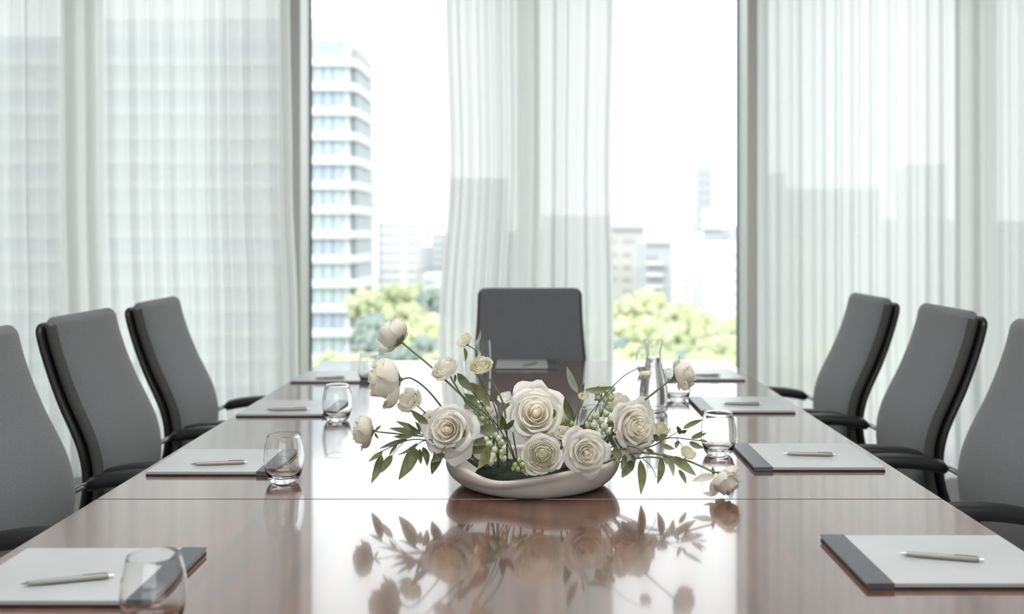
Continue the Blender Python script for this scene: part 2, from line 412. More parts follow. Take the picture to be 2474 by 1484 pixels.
def pen(label, a, b, Ya, Yb):
    pa, pb = P(a[0], a[1], Ya), P(b[0], b[1], Yb); z = TZ+.0094+.0046
    pa.z = pb.z = z; d = pb-pa; L = d.length; ang = math.atan2(d.y, d.x)
    t = empty('pen', (pa.x, pa.y, z-.0046), ang, label=label, cat='pen', group='grey metal pens on the notepads')
    r = .0046; X = lambda prof_: [[Vector((x, q*math.cos(2*PI*k/12), .0046+q*math.sin(2*PI*k/12))) for k in range(12)] for x, q in prof_]
    MB().rings(X([(.012, r*.75), (.03, r*.95), (L*.5, r), (L-.012, r), (L-.004, r*.8)])).obj('barrel', M['pen'], t, auto=R(50))
    MB().rings(X([(0, .0007), (.004, .0014), (.012, r*.75)])).obj('tip', M['pen_tip'], t, auto=R(50))
    MB().rings(X([(L-.004, r*.55), (L+.003, r*.5)])).obj('button', M['pen_tip'], t, auto=R(50))
    MB().box((L*.68, -.0012, .0046+r), (L-.006, .0012, .0046+r+.0012)).obj('clip', M['pen'], t, bevel=.0004)
def onpad(px, py):     # distance at which a pixel meets the top of a pad
    return F*(CZ-TZ-.014)/(py-VY)
def pen2(label, a, b): pen(label, a, b, onpad(*a), onpad(*b))
notepad('white notepad at lower left corner with slate band, partly behind the nearest glass', -.852, -.548, 1.44, 1.685, 'r')
notepad('white notepad on the left side of the table, at the middle left chair', -.861, -.572, 2.226, 2.462, 'r')
notepad('third white notepad from the front on the left side of the table', -.872, -.575, 2.945, 3.19, 'r')
notepad('farthest white notepad on the left edge of the table beside the window', -.873, -.578, 3.62, 3.87, 'r')
notepad('large white notepad at lower right corner with slate band on its left', .514, .829, 1.512, 1.757, 'l')
notepad('white notepad with slate band right of the flowers, second from the front', .514, .812, 2.268, 2.53, 'l')
notepad('third white notepad from the front on the right side, beyond the round glass', .519, .803, 3.0, 3.262, 'l')
notepad('farthest white notepad on the right edge of the table beside the window', .50, .796, 3.67, 3.95, 'l')
notepad('small white notepad at the head of the table before the head chair', -.138, .113, 3.985, 4.215, 'r')
pen2('grey pen on the lower left notepad', (48, 1412), (270, 1391))
pen2('grey pen on the left notepad beside the second glass', (460, 1122), (595, 1117))
pen2('grey pen on the third left notepad', (642, 990), (745, 988))
pen2('grey pen on the farthest left notepad', (758, 914), (834, 912))
pen2('grey pen on the large lower right notepad', (2170, 1337), (2372, 1353))
pen2('grey pen on the second right notepad', (1890, 1096), (2016, 1099))
pen2('grey pen on the third right notepad', (1742, 975), (1838, 976))
pen2('grey pen on the farthest right notepad', (1672, 906), (1740, 907))
pen2('thin pen lying aslant on the notepad before the head chair', (1262, 884), (1298, 876))

# ------------------------------------------------------------------ glassware
def tumbler():
    m = MB()
    out = [(.0, .0), (.026, .0), (.0305, .0015), (.0335, .006), (.0385, .02), (.0425, .036), (.0437, .052), (.0428, .068), (.0395, .086), (.0350, .103), (.0346, .1045), (.0340, .1045)]
    inn = [(.0340, .103), (.0386, .086), (.0419, .068), (.0428, .052), (.0416, .036), (.0372, .021), (.0300, .0135), (.018, .0115), (.0, .011)]
    return m.glass([(max(r, 1e-5), z) for r, z in out+inn], 'water_glass', M['glass'], None)
g0 = tumbler()
gl = [(-.512, 1.352, 'stemless clear glass cut by the bottom of the view, in front of the lower left notepad'),
      (-.537, 2.17, 'stemless clear glass beside the second left notepad'),
      (-.560, 2.89, 'stemless clear glass beside the third left notepad'),
      (-.590, 3.66, 'farthest clear glass on the left, behind the white flowers'),
      (.4630, 2.44, 'stemless clear glass behind the drooping flower at the right'),
      (.483, 3.24, 'clear glass just right of the water carafe'),
      (.165, 2.52, 'clear glass mostly hidden behind the middle roses'),
      (.455, 3.86, 'far clear glass just left of the neck of the carafe')]
for i, (x, y, lab) in enumerate(gl):
    o = g0 if i == 0 else g0.copy()
    if i: COL.objects.link(o)
    o.location = (x, y, TZ+.0002)
    tag(o, lab, 'glass', 'stemless clear water glasses on the table')
t = empty('tall_glass', (P(1152, 900, 3.2).x, 3.2, TZ), label='tall clear glass vase rising behind the left flowers before the head chair', cat='glass')
MB().glass([(1e-5, .0), (.036, .0), (.041, .004), (.0455, .1), (.0455, .17), (.043, .2), (.042, .2), (.0444, .17), (.0444, .1), (.0395, .012), (1e-5, .01)], 'vessel', M['glass'], t)
t = empty('water_carafe', (P(1579, 900, 3.03).x, 3.03, TZ), label='clear glass carafe of water standing behind the right flowers', cat='carafe')
co = [(1e-5, .0), (.036, .0), (.0425, .004), (.0435, .03), (.0425, .07), (.037, .108), (.0275, .138), (.0225, .162), (.0225, .178), (.0255, .2), (.0305, .222)]
ci = [(.029, .2225), (.024, .2), (.0208, .178), (.0208, .162), (.0257, .138), (.035, .108), (.0405, .07), (.0415, .03), (.039, .009), (1e-5, .008)]
MB().glass(co+ci, 'carafe_body', M['glass'], t)
MB().lathe([(1e-5, .0079), (.0391, .0089), (.0416, .03), (.0406, .07), (.0351, .108), (.0258, .138), (.0209, .162), (.0209, .168), (1e-5, .168)], 40).obj('water', M['water'], t, auto=R(38))

# ------------------------------------------------------------------ bowl
BX, BY = .006, 2.152
bowl = empty('flower_bowl', (BX, BY, TZ), label='low organic off-white ceramic bowl holding the flower arrangement', cat='bowl')
def rimh(a):   # a = angle, -PI/2 is the front
    fr = max(0, -math.sin(a))
    h = .056+.004*math.cos(2*a)
    h -= .013*math.exp(-((a+PI*.64)/.35)**2)      # dip at the front left
    h += .004*math.exp(-((a+PI*.30)/.35)**2)
    h += .002*math.sin(5*a+1)
    return h
def bowl_r(a, s):                      # s 0 foot .. 1 rim
    bx, by = .112, .112; rx, ry = .189, .150
    k = math.sin(min(1, s)*PI/2)**.62
    if s > .85: k -= .10*(s-.85)**2*10
    c, sn = math.cos(a), math.sin(a)
    X = (bx+(rx-bx)*k)*c; Y = (by+(ry-by)*k)*sn
    # folded lip: bulges outward above a sweeping crease at the front
    crease = .62+.28*math.sin(a*1.0+PI*.78)
    fr = max(0, -sn)
    b = .008*fr/(1+math.exp(-(s-crease)*26))*(1/(1+math.exp(-( -a-PI*.36)*9)))
    q = 1+b/.15+.012*math.sin(3*a+.7)*s
    return X*q, Y*q
n = 96; rings = []
a_ = [-PI+2*PI*k/n for k in range(n)]
rings.append([Vector((bowl_r(a, 0)[0]*.9, bowl_r(a, 0)[1]*.9, 0)) for a in a_])
for i in range(23):
    s = i/22
    rings.append([Vector((*bowl_r(a, s), rimh(a)*(1-math.cos(s*PI/2))**.82)) for a in a_])
for dz, q in ((.0035, .975), (.0028, .95)):
    rings.append([Vector((bowl_r(a, 1)[0]*q, bowl_r(a, 1)[1]*q, rimh(a)+dz)) for a in a_])
for i in range(10):
    s = 1-i/10*.85
    rings.append([Vector((bowl_r(a, s)[0]*(.93 if s > .3 else .85), bowl_r(a, s)[1]*(.92 if s > .3 else .85), max(.006, rimh(a)*(1-math.cos(s*PI/2))**.82+.003*(1-s)))) for a in a_])
MB().rings(rings).obj('bowl_body', M['stone'], bowl, smooth=True)
fm = []
for k in range(9):
    s = k/8; z = .011+.026*s; q = 1-.12*s*s
    fm.append([Vector((math.cos(a)*.128*q*(1+.04*noise.noise(Vector((a*3, s*4, 0)))), math.sin(a)*.098*q, z+.006*noise.noise(Vector((math.cos(a)*4, math.sin(a)*4, s*5))))) for a in a_[::3]])
fo = MB().rings(fm).obj('floral_foam', M['foam'], None, smooth=True, loc=(BX, BY, TZ))
tag(fo, 'dark foam block seen between the stems inside the bowl', 'foam')

# ------------------------------------------------------------------ flowers
def petal_grid(th, W, base, mid, top, lip, rnd, R_, nu=9, nv=9, point=.04, narrow=.35, ruffle=.02, flat=.0):
    vs = []; ph = rnd.uniform(0, 6.28); ph2 = rnd.uniform(0, 6.28)
    for j in range(nv):
        v = j/(nv-1)
        for i in range(nu):
            u = -1+2*i/(nu-1)
            vv = v*(1-.22*abs(u)**2.6)
            vv = min(1, vv+point*(1-abs(u))**2*v*.5)
            s = vv*1.0
            if s < .82:
                q = s/.82; r = (1-q)**2*base[0]+2*q*(1-q)*mid[0]+q*q*top[0]; z = (1-q)**2*base[1]+2*q*(1-q)*mid[1]+q*q*top[1]
            else:
                q = (s-.82)/.18; r = top[0]+(lip[0]-top[0])*q; z = top[1]+(lip[1]-top[1])*q*q+.04*R_*q*(1-q)
            wd = W*(narrow+(1-narrow)*math.sin(min(1, v/.62)*PI/2))
            if v > .7: wd *= 1-.30*((v-.7)/.3)**2
            a = th+wd*u
            rf = ruffle*R_*v*v*math.sin(u*4.2+ph)+ruffle*.5*R_*v*math.sin(u*9+ph2)
            rr = max(.001*R_, r+rf*.7-abs(u)**2*.05*R_*(1-v)+flat*R_*u*u)
            vs.append(Vector((rr*math.cos(a), rr*math.sin(a), z+rf+.018*R_*u*math.sin(ph))))
    fs = [(j*nu+i, j*nu+i+1, (j+1)*nu+i+1, (j+1)*nu+i) for j in range(nv-1) for i in range(nu-1)]
    return vs, fs
def frame(d, roll=0):
    z = Vector(d).normalized(); x = Vector((0, 0, 1)).cross(z)
    if x.length < .05: x = Vector((1, 0, 0))
    x.normalize(); y = z.cross(x)
    return Matrix((x, y, z)).transposed() @ Matrix.Rotation(roll, 3, 'Z')
def bloom(root, c, d, R_, kind, seed, sepals=True, mats=None):
    """c: bloom centre (room), d: the way the flower faces"""
    rnd = random.Random(seed); Mx = frame(d, rnd.uniform(0, 6.28)); o = root.location
    T = lambda v: Mx @ v+c-o
    mo, mi = mats or (M['petal'], M['petal_in'])
    if kind == 'side': R_ *= 1.04
    if kind == 'rose':
        n, nout = 21, 11
    elif kind == 'ranunculus':
        n, nout = 44, 12
    elif kind == 'side':
        n, nout = 26, 11
    else:
        n, nout = 9, 6
    inner = MB()
    for i in range(n):
        t = i/(n-1); th = i*R(137.5)+rnd.uniform(-.2, .2)
        if kind == 'rose':
            ro = R_*(.06+.84*t**.95)*rnd.uniform(.93, 1.07); zt = R_*(.42-.22*t-.30*t**3+rnd.uniform(-.03, .03)); W = R(104-50*t)
            base = (R_*.03, -R_*.5); mid = (ro*(.95+.25*t), -R_*(.42-.1*t)); top = (ro, zt)
            k = max(0, t-.2); lip = (ro*(1.02+.36*k)+.02*R_, zt-.12*R_*k*k*2.4+.02*R_)
            rf = .010+.045*t; pt = .03+.22*t*rnd.random()
        elif kind == 'ranunculus':
            ro = R_*(.07+.85*t**1.05)*rnd.uniform(.94, 1.06); zt = R_*(.40-.14*t-.28*t**3+rnd.uniform(-.03, .03)); W = R(84-46*t)
            base = (R_*.03, -R_*.45); mid = (ro*1.15, -R_*.38); top = (ro*.92, zt); lip = (ro*(.74+.34*t), zt+.03*R_-.03*t*R_)
            rf = .012+.014*t; pt = .02
        elif kind == 'side':
            ro = R_*(.15+.72*t); zt = R_*(.62-.10*t-.22*max(0, t-.6)); W = R(70-30*t)
            base = (R_*.05, -R_*.42); mid = (ro*1.45, -R_*.50); top = (ro*(.95+.1*t), zt)
            op = max(0, t-.62)*rnd.uniform(.2, 1.5); lip = (ro*(.95+.55*op), zt+.12*R_*(1-op)-.1*R_*op)
            if t > .66 and rnd.random() < .6:
                W *= .75      # a few loose petals hang open
                zt *= .35; top = (ro*1.22, zt); lip = (ro*1.42, zt-.04*R_)
            rf = .02+.04*t; pt = .12+.3*rnd.random()
        else:                                       # small open bloom
            ro = R_*(.35+.6*t); zt = R_*(.5-.25*t); W = R(48)
            base = (R_*.05, -R_*.35); mid = (ro*1.2, -R_*.3); top = (ro, zt); lip = (ro*1.1, zt)
            rf = .03; pt = .1
        big = kind in ('rose', 'ranunculus')
        vs, fs = petal_grid(th, W, base, mid, top, lip, rnd, R_, 11 if big else 9, 10 if big else 9, pt, ruffle=rf)
        vs = [T(v) for v in vs]
        if i < n-nout: inner.add(vs, fs)
        else: link('petal', mesh('petal', vs, fs, True), mo, root)
    if kind in ('rose', 'ranunculus'):       # tight closed heart
        q = .10 if kind == 'rose' else .07
        inner.rings([[T(Vector((r_*R_*math.cos(2*PI*j/12), r_*R_*math.sin(2*PI*j/12), z*R_))) for j in range(12)] for r_, z in (((q*.7, -.3), (q*1.05, .1), (q*.95, .3), (q*.6, .40), (q*.12, .44)) if kind == 'rose' else ((.2, -.25), (.26, .0), (.22, .12), (.15, .2), (.08, .24), (.02, .25)))])
    inner.obj('flower_center', mi, root, smooth=True)
    if sepals:
        for k in range(5):
            a = 2*PI*k/5; vs, fs = petal_grid(a, R(26), (R_*.04, -R_*.50), (R_*.35, -R_*.55), (R_*.52, -R_*.28), (R_*.62, -R_*.12), rnd, R_, 5, 6, .5, ruffle=.02)
            link('sepal', mesh('sepal', [T(v) for v in vs], fs, True), M['leaf'], root)
        rs = [[T(Vector((q*R_*math.cos(2*PI*j/10), q*R_*math.sin(2*PI*j/10), z*R_))) for j in range(10)] for q, z in ((.05, -.62), (.11, -.55), (.14, -.48), (.08, -.42))]
        MB().rings(rs).obj('calyx', M['leaf'], root, smooth=True)
    return c+Mx.col[2]*(-R_*.58)
def stem(root, pts, r=.0022, m='stem', r1=None, name='stem'):
    q = [p-root.location for p in smooth_curve(pts, 7)]
    return MB().tube(q, r, 8, r1).obj(name, M[m], root, smooth=True)
def leaf(root, b, t, w, m='leaf', seed=0, bend=.15, facing=(0, -1, .25), name='leaf'):
    rnd = random.Random(seed*7+3); a = t-b; L = a.length; ax = a.normalized()
    f = Vector(facing)+Vector((rnd.uniform(-.5, .5), 0, rnd.uniform(-.3, .5)))
    s = ax.cross(f).normalized(); n = s.cross(ax).normalized(); N = 11; vs = []
    bd = bend*rnd.choice((-1, 1))
    for i in range(N):
        u = i/(N-1); ww = w*max(.02, math.sin(PI*min(1, u**.85))**.8*(1-.25*u)) if 0 < u < 1 else w*.03
        c = b+a*u+s*(bd*L*.35*math.sin(PI*u))+n*(-L*.12*math.sin(PI*u))-root.location
        for k in (-1, -.55, 0, .55, 1):
            vs.append(c+s*(ww*.5*k)+n*(abs(k)*ww*.16+.0*k)+n*(.03*ww*math.sin(u*14+k)))
    fs = [(i*5+k, i*5+k+1, (i+1)*5+k+1, (i+1)*5+k) for i in range(N-1) for k in range(4)]
    return link(name, mesh(name, vs, fs, True), M[m], root)
def Pt(t, Y=2.1): return P(t[0], t[1], t[2] if len(t) > 2 else Y)
BASE = lambda x, dy=0: Vector((BX+x, BY+dy, TZ+.036))

def flower(name, label, cat, c, d, px, kind, seed, st_pts, sr=.0022, sm='stem', mats=None, sepals=True, leaves=(), group=None, base=None):
    cc = Pt(c); b = base if base is not None else Vector((BX+max(-.11, min(.11, (cc.x-BX)*.5)), BY+.0, TZ+.03))
    root = empty(name, b, label=label, cat=cat, group=group)
    e = bloom(root, cc, d, px*cc.y/F, kind, seed, sepals, mats)
    pts = [b]+[Pt(p) for p in st_pts]+[e]
    stem(root, pts, sr, sm, sr*.8)
    for k, lf in enumerate(leaves):
        lb, lt, wpx, mm = lf
        lb, lt = Pt(lb), Pt(lt); leaf(root, lb, lt, wpx*lb.y/F, mm, seed+k)
    return root
GR, GN = 'large white roses in the bowl', 'white ranunculus on long stems in the bowl'
flower('rose', 'large open white rose at the left of the bowl rim', 'flower', (1083, 1038, 2.06), (-.12, -.95, .22), 68, 'rose', 21, [(1120, 1100, 2.12)], .003, 'stem_dark', group=GR)
flower('rose', 'largest and tallest white rose in the centre of the arrangement', 'flower', (1294, 1002, 2.12), (.02, -.9, .38), 80, 'rose', 5, [(1290, 1080, 2.15)], .003, 'stem_dark', group=GR)
flower('rose', 'white rose at the right turned towards the right side', 'flower', (1533, 1034, 2.10), (.42, -.82, .15), 66, 'rose', 9, [(1480, 1100, 2.14)], .003, 'stem_dark', group=GR)
flower('rose', 'open white rose hanging over the front right of the bowl rim', 'flower', (1416, 1092, 2.02), (.1, -.93, .05), 57, 'rose', 14, [(1410, 1110, 2.1)], .003, 'stem_dark', group=GR)
flower('ranunculus', 'round white ranunculus at the front rim beneath the largest rose', 'flower', (1311, 1097, 2.00), (-.02, -.95, .22), 55, 'ranunculus', 3, [(1310, 1120, 2.08)], .003, 'stem_dark', mats=(M['petal'], M['petal_c']), group=GN)
I = (M['petal_b'], M['petal_b']); G = (M['petal_g'], M['petal_g'])
flower('ranunculus', 'highest white ranunculus at upper left, facing away to the left', 'flower', (952, 812, 2.12), (-.72, .25, .55), 43, 'side', 31, [(1195, 1030, 2.14), (1115, 955, 2.12), (1040, 885, 2.12)], .0026, mats=I, group=GN)
flower('ranunculus', 'large white ranunculus at far left below the highest one', 'flower', (936, 920, 2.08), (-.88, -.25, -.05), 58, 'side', 36, [(1085, 1010, 2.1), (1035, 945, 2.09), (995, 915, 2.08)], .0022, 'stem_dark', mats=I, group=GN)
flower('ranunculus', 'rounded white ranunculus left of the carved-looking cream bud', 'flower', (1074, 888, 2.10), (-.42, -.45, .72), 40, 'ranunculus', 41, [(1190, 1035, 2.13), (1130, 975, 2.11), (1100, 930, 2.1)], .0022, mats=I, group=GN)
kids_fix = [o for o in COL.objects if o.get('label') == 'rounded white ranunculus left of the carved-looking cream bud'][0]
kids_fix['label'] = 'rounded white ranunculus standing left of the tall glass, above the left rose'
flower('ranunculus', 'small cream-green ranunculus on an upright stem in front of the tall glass', 'flower', (1162, 882, 2.10), (-.1, -.6, .75), 33, 'ranunculus', 43, [(1222, 1010, 2.12), (1205, 950, 2.11)], .0021, mats=(M['petal_g'], M['petal_g']), group=GN)
flower('ranunculus', 'small white ranunculus with thin stem, highest beside the tall glass', 'flower', (1122, 824, 2.11), (-.55, -.3, .75), 24, 'small', 47, [(1200, 1000, 2.13), (1165, 930, 2.12), (1152, 890, 2.12), (1150, 850, 2.11)], .0014, 'stem_dark', mats=G, group=GN,
       leaves=[((1148, 835, 2.11), (1161, 797, 2.11), 9, 'leaf_p'), ((1122, 840, 2.11), (1124, 875, 2.11), 10, 'leaf'), ((1155, 845, 2.11), (1160, 868, 2.1), 8, 'leaf_p')])
flower('ranunculus', 'white anemone-like bloom just above the left rose', 'flower', (990, 968, 2.07), (-.35, -.8, .4), 34, 'small', 52, [(1070, 1040, 2.1), (1030, 1000, 2.08)], .0018, mats=(M['petal_b'], M['petal_g']), group=GN)
flower('ranunculus', 'small white ranunculus pointing left, lowest on the left side', 'flower', (882, 1042, 2.06), (-.95, -.15, .05), 38, 'side', 58, [(1060, 1065, 2.08), (990, 1052, 2.07), (925, 1045, 2.06)], .0018, 'stem_dark', mats=I, group=GN,
       leaves=[((905, 1044, 2.06), (922, 1028, 2.06), 7, 'leaf'), ((905, 1046, 2.06), (915, 1062, 2.06), 7, 'leaf')])
flower('ranunculus', 'white ranunculus on a straight stem at upper right beside the carafe', 'flower', (1648, 906, 2.12), (.78, -.1, .25), 38, 'side', 63, [(1500, 1010, 2.14), (1560, 965, 2.13)], .0026, mats=I, group=GN,
       leaves=[((1640, 925, 2.12), (1642, 945, 2.11), 10, 'petal_b')])
flower('ranunculus', 'drooping white ranunculus touching the table at lower right', 'flower', (1752, 1160, 2.04), (.55, -.45, -.6), 40, 'side', 67, [(1540, 1095, 2.08), (1640, 1108, 2.06), (1690, 1125, 2.05), (1722, 1140, 2.04)], .0023, mats=I, group=GN,
       leaves=[((1728, 1150, 2.04), (1672, 1163, 2.03), 22, 'petal_b'), ((1735, 1190, 2.03), (1698, 1192, 2.03), 15, 'petal_b'), ((1725, 1148, 2.04), (1722, 1128, 2.04), 10, 'leaf')])
flower('ranunculus', 'white bloom half hidden behind the right rose', 'flower', (1492, 975, 2.17), (.1, -.6, .7), 32, 'small', 71, [(1470, 1060, 2.17)], .002, mats=I, group=GN)
flower('flower_bud', 'pale white bloom tucked between left rose and largest rose', 'bud', (1172, 1000, 2.16), (-.1, -.8, .5), 32, 'small', 72, [(1180, 1070, 2.16)], .002, mats=(M['petal'], M['petal']))
flower('flower_bud', 'small blush petal cluster at the upper left of the largest rose', 'bud', (1221, 962, 2.17), (-.3, -.5, .7), 20, 'small', 74, [(1240, 1050, 2.16)], .0018, mats=(M['petal'], M['petal']))
flower('flower_bud', 'small white blossom between the largest rose and the rim rose', 'bud', (1360, 1047, 2.09), (0, -.8, .5), 22, 'small', 76, [(1350, 1100, 2.12)], .0018, mats=I)
flower('flower_bud', 'nodding white bud on a thin curved stem before the carafe', 'bud', (1560, 903, 2.13), (.1, -.1, -1), 15, 'side', 79, [(1405, 1040, 2.14), (1450, 970, 2.13), (1500, 915, 2.13), (1535, 893, 2.13), (1556, 888, 2.13)], .0011, 'stem_dark', mats=G,
       leaves=[((1558, 890, 2.13), (1545, 897, 2.12), 6, 'leaf'), ((1560, 888, 2.13), (1573, 884, 2.12), 6, 'leaf')])
flower('flower_bud', 'pale green bud upright just right of the right rose', 'bud', (1598, 1038, 2.13), (.1, -.2, 1), 19, 'side', 82, [(1540, 1090, 2.13), (1592, 1070, 2.13)], .0016, mats=G)
flower('flower_bud', 'yellow-green bud among the leaves at the lower right', 'bud', (1662, 1097, 2.06), (.2, -.5, .8), 21, 'small', 85, [(1560, 1105, 2.08), (1630, 1118, 2.06)], .0016, mats=G)
flower('flower_bud', 'pale round bud beside the dark upright leaf right of the largest rose', 'bud', (1411, 958, 2.13), (.0, -.6, .8), 14, 'small', 88, [(1385, 1060, 2.14), (1398, 1000, 2.13)], .0012, mats=G)

# ------------------------------------------------------------------ foliage
def branch(label, st_pts, leaves, base=None, r=.0016, m='stem_dark', twigs=(), name='leafy_branch', group='green foliage branches in the bowl', seed=0):
    p0 = Pt(st_pts[0]); b = base or Vector((BX+max(-.10, min(.10, (p0.x-BX)*.45)), BY, TZ+.03))
    root = empty(name, b, label=label, cat='foliage', group=group)
    stem(root, [b]+[Pt(p) for p in st_pts], r, m, r*.6)
    for tw in twigs: stem(root, [Pt(p) for p in tw], r*.55, m, r*.4, 'twig')
    for k, (lb, lt, wp, mm) in enumerate(leaves):
        lb, lt = Pt(lb), Pt(lt); leaf(root, lb, lt, wp*lb.y/F, mm, seed*31+k)
    return root
Y = 2.04
def L(bx, by, tx, ty, w, m='leaf', Y=2.05): return ((bx, by, Y), (tx, ty, Y-.01), w, m)
branch('sage branch drooping left, its two leaves hanging lowest at far left', [(1060, 1075, 2.06), (1000, 1062, 2.05), (950, 1078, 2.05), (918, 1093, 2.05)],
       [L(922, 1098, 897, 1168, 24), L(948, 1100, 921, 1143, 22), L(925, 1092, 890, 1116, 14), L(985, 1062, 915, 1085, 13, 'leaf_d'), L(960, 1075, 940, 1102, 9, 'leaf_d')], seed=1,
       twigs=[[(975, 1068, 2.05), (955, 1090, 2.05), (946, 1102, 2.05)]])
branch('branch with a large hanging sage leaf below the left rose', [(1060, 1070, 2.06), (1025, 1065, 2.05), (1003, 1080, 2.05)],
       [L(1002, 1078, 963, 1160, 34), L(1008, 1085, 990, 1140, 26), L(1014, 1085, 1017, 1122, 18, 'leaf_d'), L(1022, 1080, 1032, 1127, 20, 'leaf_d'), L(1010, 1070, 960, 1100, 9, 'leaf_d')], seed=2)
branch('short branch with dark leaves touching the left end of the bowl', [(1090, 1080, 2.05), (1065, 1095, 2.04)],
       [L(1066, 1094, 1043, 1147, 26, 'leaf_d'), L(1075, 1098, 1040, 1118, 20, 'leaf_d'), L(1050, 1092, 1043, 1140, 12, 'leaf_d')], seed=3)
branch('branch of pointed sage leaves reaching left above the drooping one', [(1070, 1065, 2.08), (1020, 1050, 2.08), (975, 1045, 2.08)],
       [L(1012, 1050, 940, 1035, 18), L(1010, 1046, 957, 1018, 16), L(1018, 1050, 985, 1022, 14, 'leaf_d'), L(1035, 1025, 992, 990, 20, 'leaf'), L(1000, 1052, 950, 1055, 14), L(1015, 1047, 1002, 1018, 10)], seed=4,
       twigs=[[(1050, 1052, 2.08), (1040, 1030, 2.08), (1025, 1010, 2.08)]])
branch('branch with broad grey-green leaves leaning up behind the left rose', [(1215, 1050, 2.16), (1180, 1000, 2.15), (1145, 950, 2.14), (1108, 905, 2.13)],
       [L(1105, 902, 1150, 948, 24, 'leaf', 2.13), L(1130, 925, 1185, 985, 30, 'leaf', 2.14), L(1120, 960, 1170, 990, 28, 'leaf_p', 2.14), L(1160, 965, 1120, 950, 16, 'leaf', 2.14), L(1100, 905, 1098, 925, 7, 'leaf_d', 2.13), L(1150, 990, 1180, 975, 24, 'leaf_p', 2.15)], seed=5)
branch('thin dark bare stem rising behind the green-white ranunculus', [(1215, 1025, 2.13), (1195, 960, 2.13), (1150, 905, 2.13)],
       [L(1150, 905, 1140, 890, 8, 'leaf_d', 2.13)], seed=6, r=.0015)
branch('cluster of dark green leaves in the middle left between the two big roses', [(1200, 1070, 2.09), (1205, 1045, 2.08)],
       [L(1205, 1042, 1148, 1040, 34, 'leaf_d', 2.07), L(1212, 1040, 1213, 1003, 20, 'leaf_d', 2.07), L(1218, 1040, 1243, 1014, 17, 'leaf_d', 2.07), L(1180, 1078, 1154, 1134, 30, 'leaf', 2.02),
        L(1190, 1060, 1130, 1070, 26, 'leaf_d', 2.09), L(1180, 1075, 1115, 1085, 26, 'leaf_d', 2.09), L(1200, 1060, 1235, 1070, 20, 'leaf_d', 2.08), L(1190, 1085, 1120, 1098, 22, 'leaf_d', 2.08), L(1150, 1060, 1130, 1035, 14, 'leaf', 2.1)], seed=7)
branch('upright sprig with one tall pointed leaf right of the largest rose', [(1370, 1060, 2.14), (1392, 1000, 2.13), (1408, 950, 2.13)],
       [L(1396, 950, 1370, 886, 20, 'leaf_p', 2.13), L(1385, 1018, 1364, 962, 24, 'leaf_d', 2.1), L(1412, 943, 1481, 934, 18, 'leaf', 2.13), L(1408, 950, 1412, 925, 6, 'leaf_d', 2.13)], seed=8)
branch('dark thin twig slanting to the carafe side with small leaves', [(1410, 1060, 2.15), (1440, 990, 2.15), (1458, 940, 2.15)],
       [L(1455, 955, 1435, 968, 12, 'leaf_d', 2.15), L(1457, 945, 1440, 935, 12, 'leaf', 2.15), L(1462, 950, 1486, 944, 14, 'leaf_p', 2.15), L(1440, 1040, 1400, 1030, 22, 'leaf_d', 2.16), L(1460, 1030, 1495, 1010, 18, 'leaf', 2.16)], seed=9)
branch('leafy tuft behind and beneath the right rose', [(1470, 1085, 2.11), (1500, 1065, 2.1)],
       [L(1480, 1060, 1520, 1085, 26, 'leaf_d', 2.09), L(1470, 1050, 1500, 1100, 24, 'leaf_d', 2.1), L(1485, 1080, 1495, 1120, 24, 'leaf', 2.06), L(1460, 1040, 1500, 1060, 22, 'leaf_d', 2.12), L(1350, 1060, 1385, 1075, 18, 'leaf_d', 2.1), L(1370, 1020, 1345, 1045, 18, 'leaf_d', 2.11)], seed=10)
branch('branch hanging right of the bowl with the leaf that touches the table', [(1500, 1085, 2.06), (1530, 1100, 2.04)],
       [L(1547, 1112, 1548, 1196, 23, 'leaf', 2.035), L(1532, 1113, 1502, 1155, 30, 'leaf_d', 2.04), L(1510, 1098, 1500, 1135, 16, 'leaf_d', 2.04), L(1525, 1100, 1535, 1120, 12, 'leaf_d', 2.04)], seed=11,
       twigs=[[(1540, 1100, 2.04), (1547, 1112, 2.04)], [(1550, 1105, 2.04), (1575, 1130, 2.04), (1586, 1155, 2.04)]])
branch('long low branch of sage leaves pointing to the drooping flower', [(1510, 1080, 2.08), (1560, 1095, 2.06), (1600, 1100, 2.05), (1625, 1108, 2.05)],
       [L(1598, 1105, 1588, 1170, 20, 'leaf', 2.05), L(1612, 1100, 1627, 1152, 17, 'leaf_p', 2.05), L(1622, 1104, 1682, 1150, 27, 'leaf', 2.05), L(1640, 1135, 1658, 1170, 13, 'leaf', 2.05), L(1602, 1095, 1612, 1125, 14, 'leaf', 2.05), L(1580, 1098, 1560, 1085, 12, 'leaf', 2.05)], seed=12)
branch('airy twig with small leaves ending by the round glass at the right', [(1530, 1080, 2.10), (1580, 1065, 2.1), (1625, 1058, 2.1), (1665, 1062, 2.1), (1690, 1065, 2.1)],
       [L(1650, 1036, 1699, 1014, 14, 'leaf', 2.1), L(1670, 1060, 1698, 1042, 13, 'leaf', 2.1), L(1684, 1060, 1708, 1046, 7, 'leaf', 2.1), L(1665, 1068, 1701, 1083, 16, 'leaf', 2.1), L(1688, 1064, 1710, 1068, 7, 'leaf', 2.1),
        L(1644, 1050, 1635, 1030, 12, 'leaf_d', 2.1), L(1644, 1045, 1660, 1040, 10, 'leaf_d', 2.1), L(1590, 1066, 1578, 1050, 16, 'leaf_d', 2.1), L(1600, 1075, 1630, 1085, 14, 'leaf', 2.1), L(1590, 1060, 1614, 1052, 14, 'leaf', 2.1), L(1640, 1065, 1632, 1085, 12, 'leaf', 2.1)], seed=13,
       twigs=[[(1610, 1060, 2.1), (1630, 1048, 2.1), (1646, 1040, 2.1)], [(1635, 1060, 2.1), (1650, 1080, 2.09), (1655, 1090, 2.08)]])
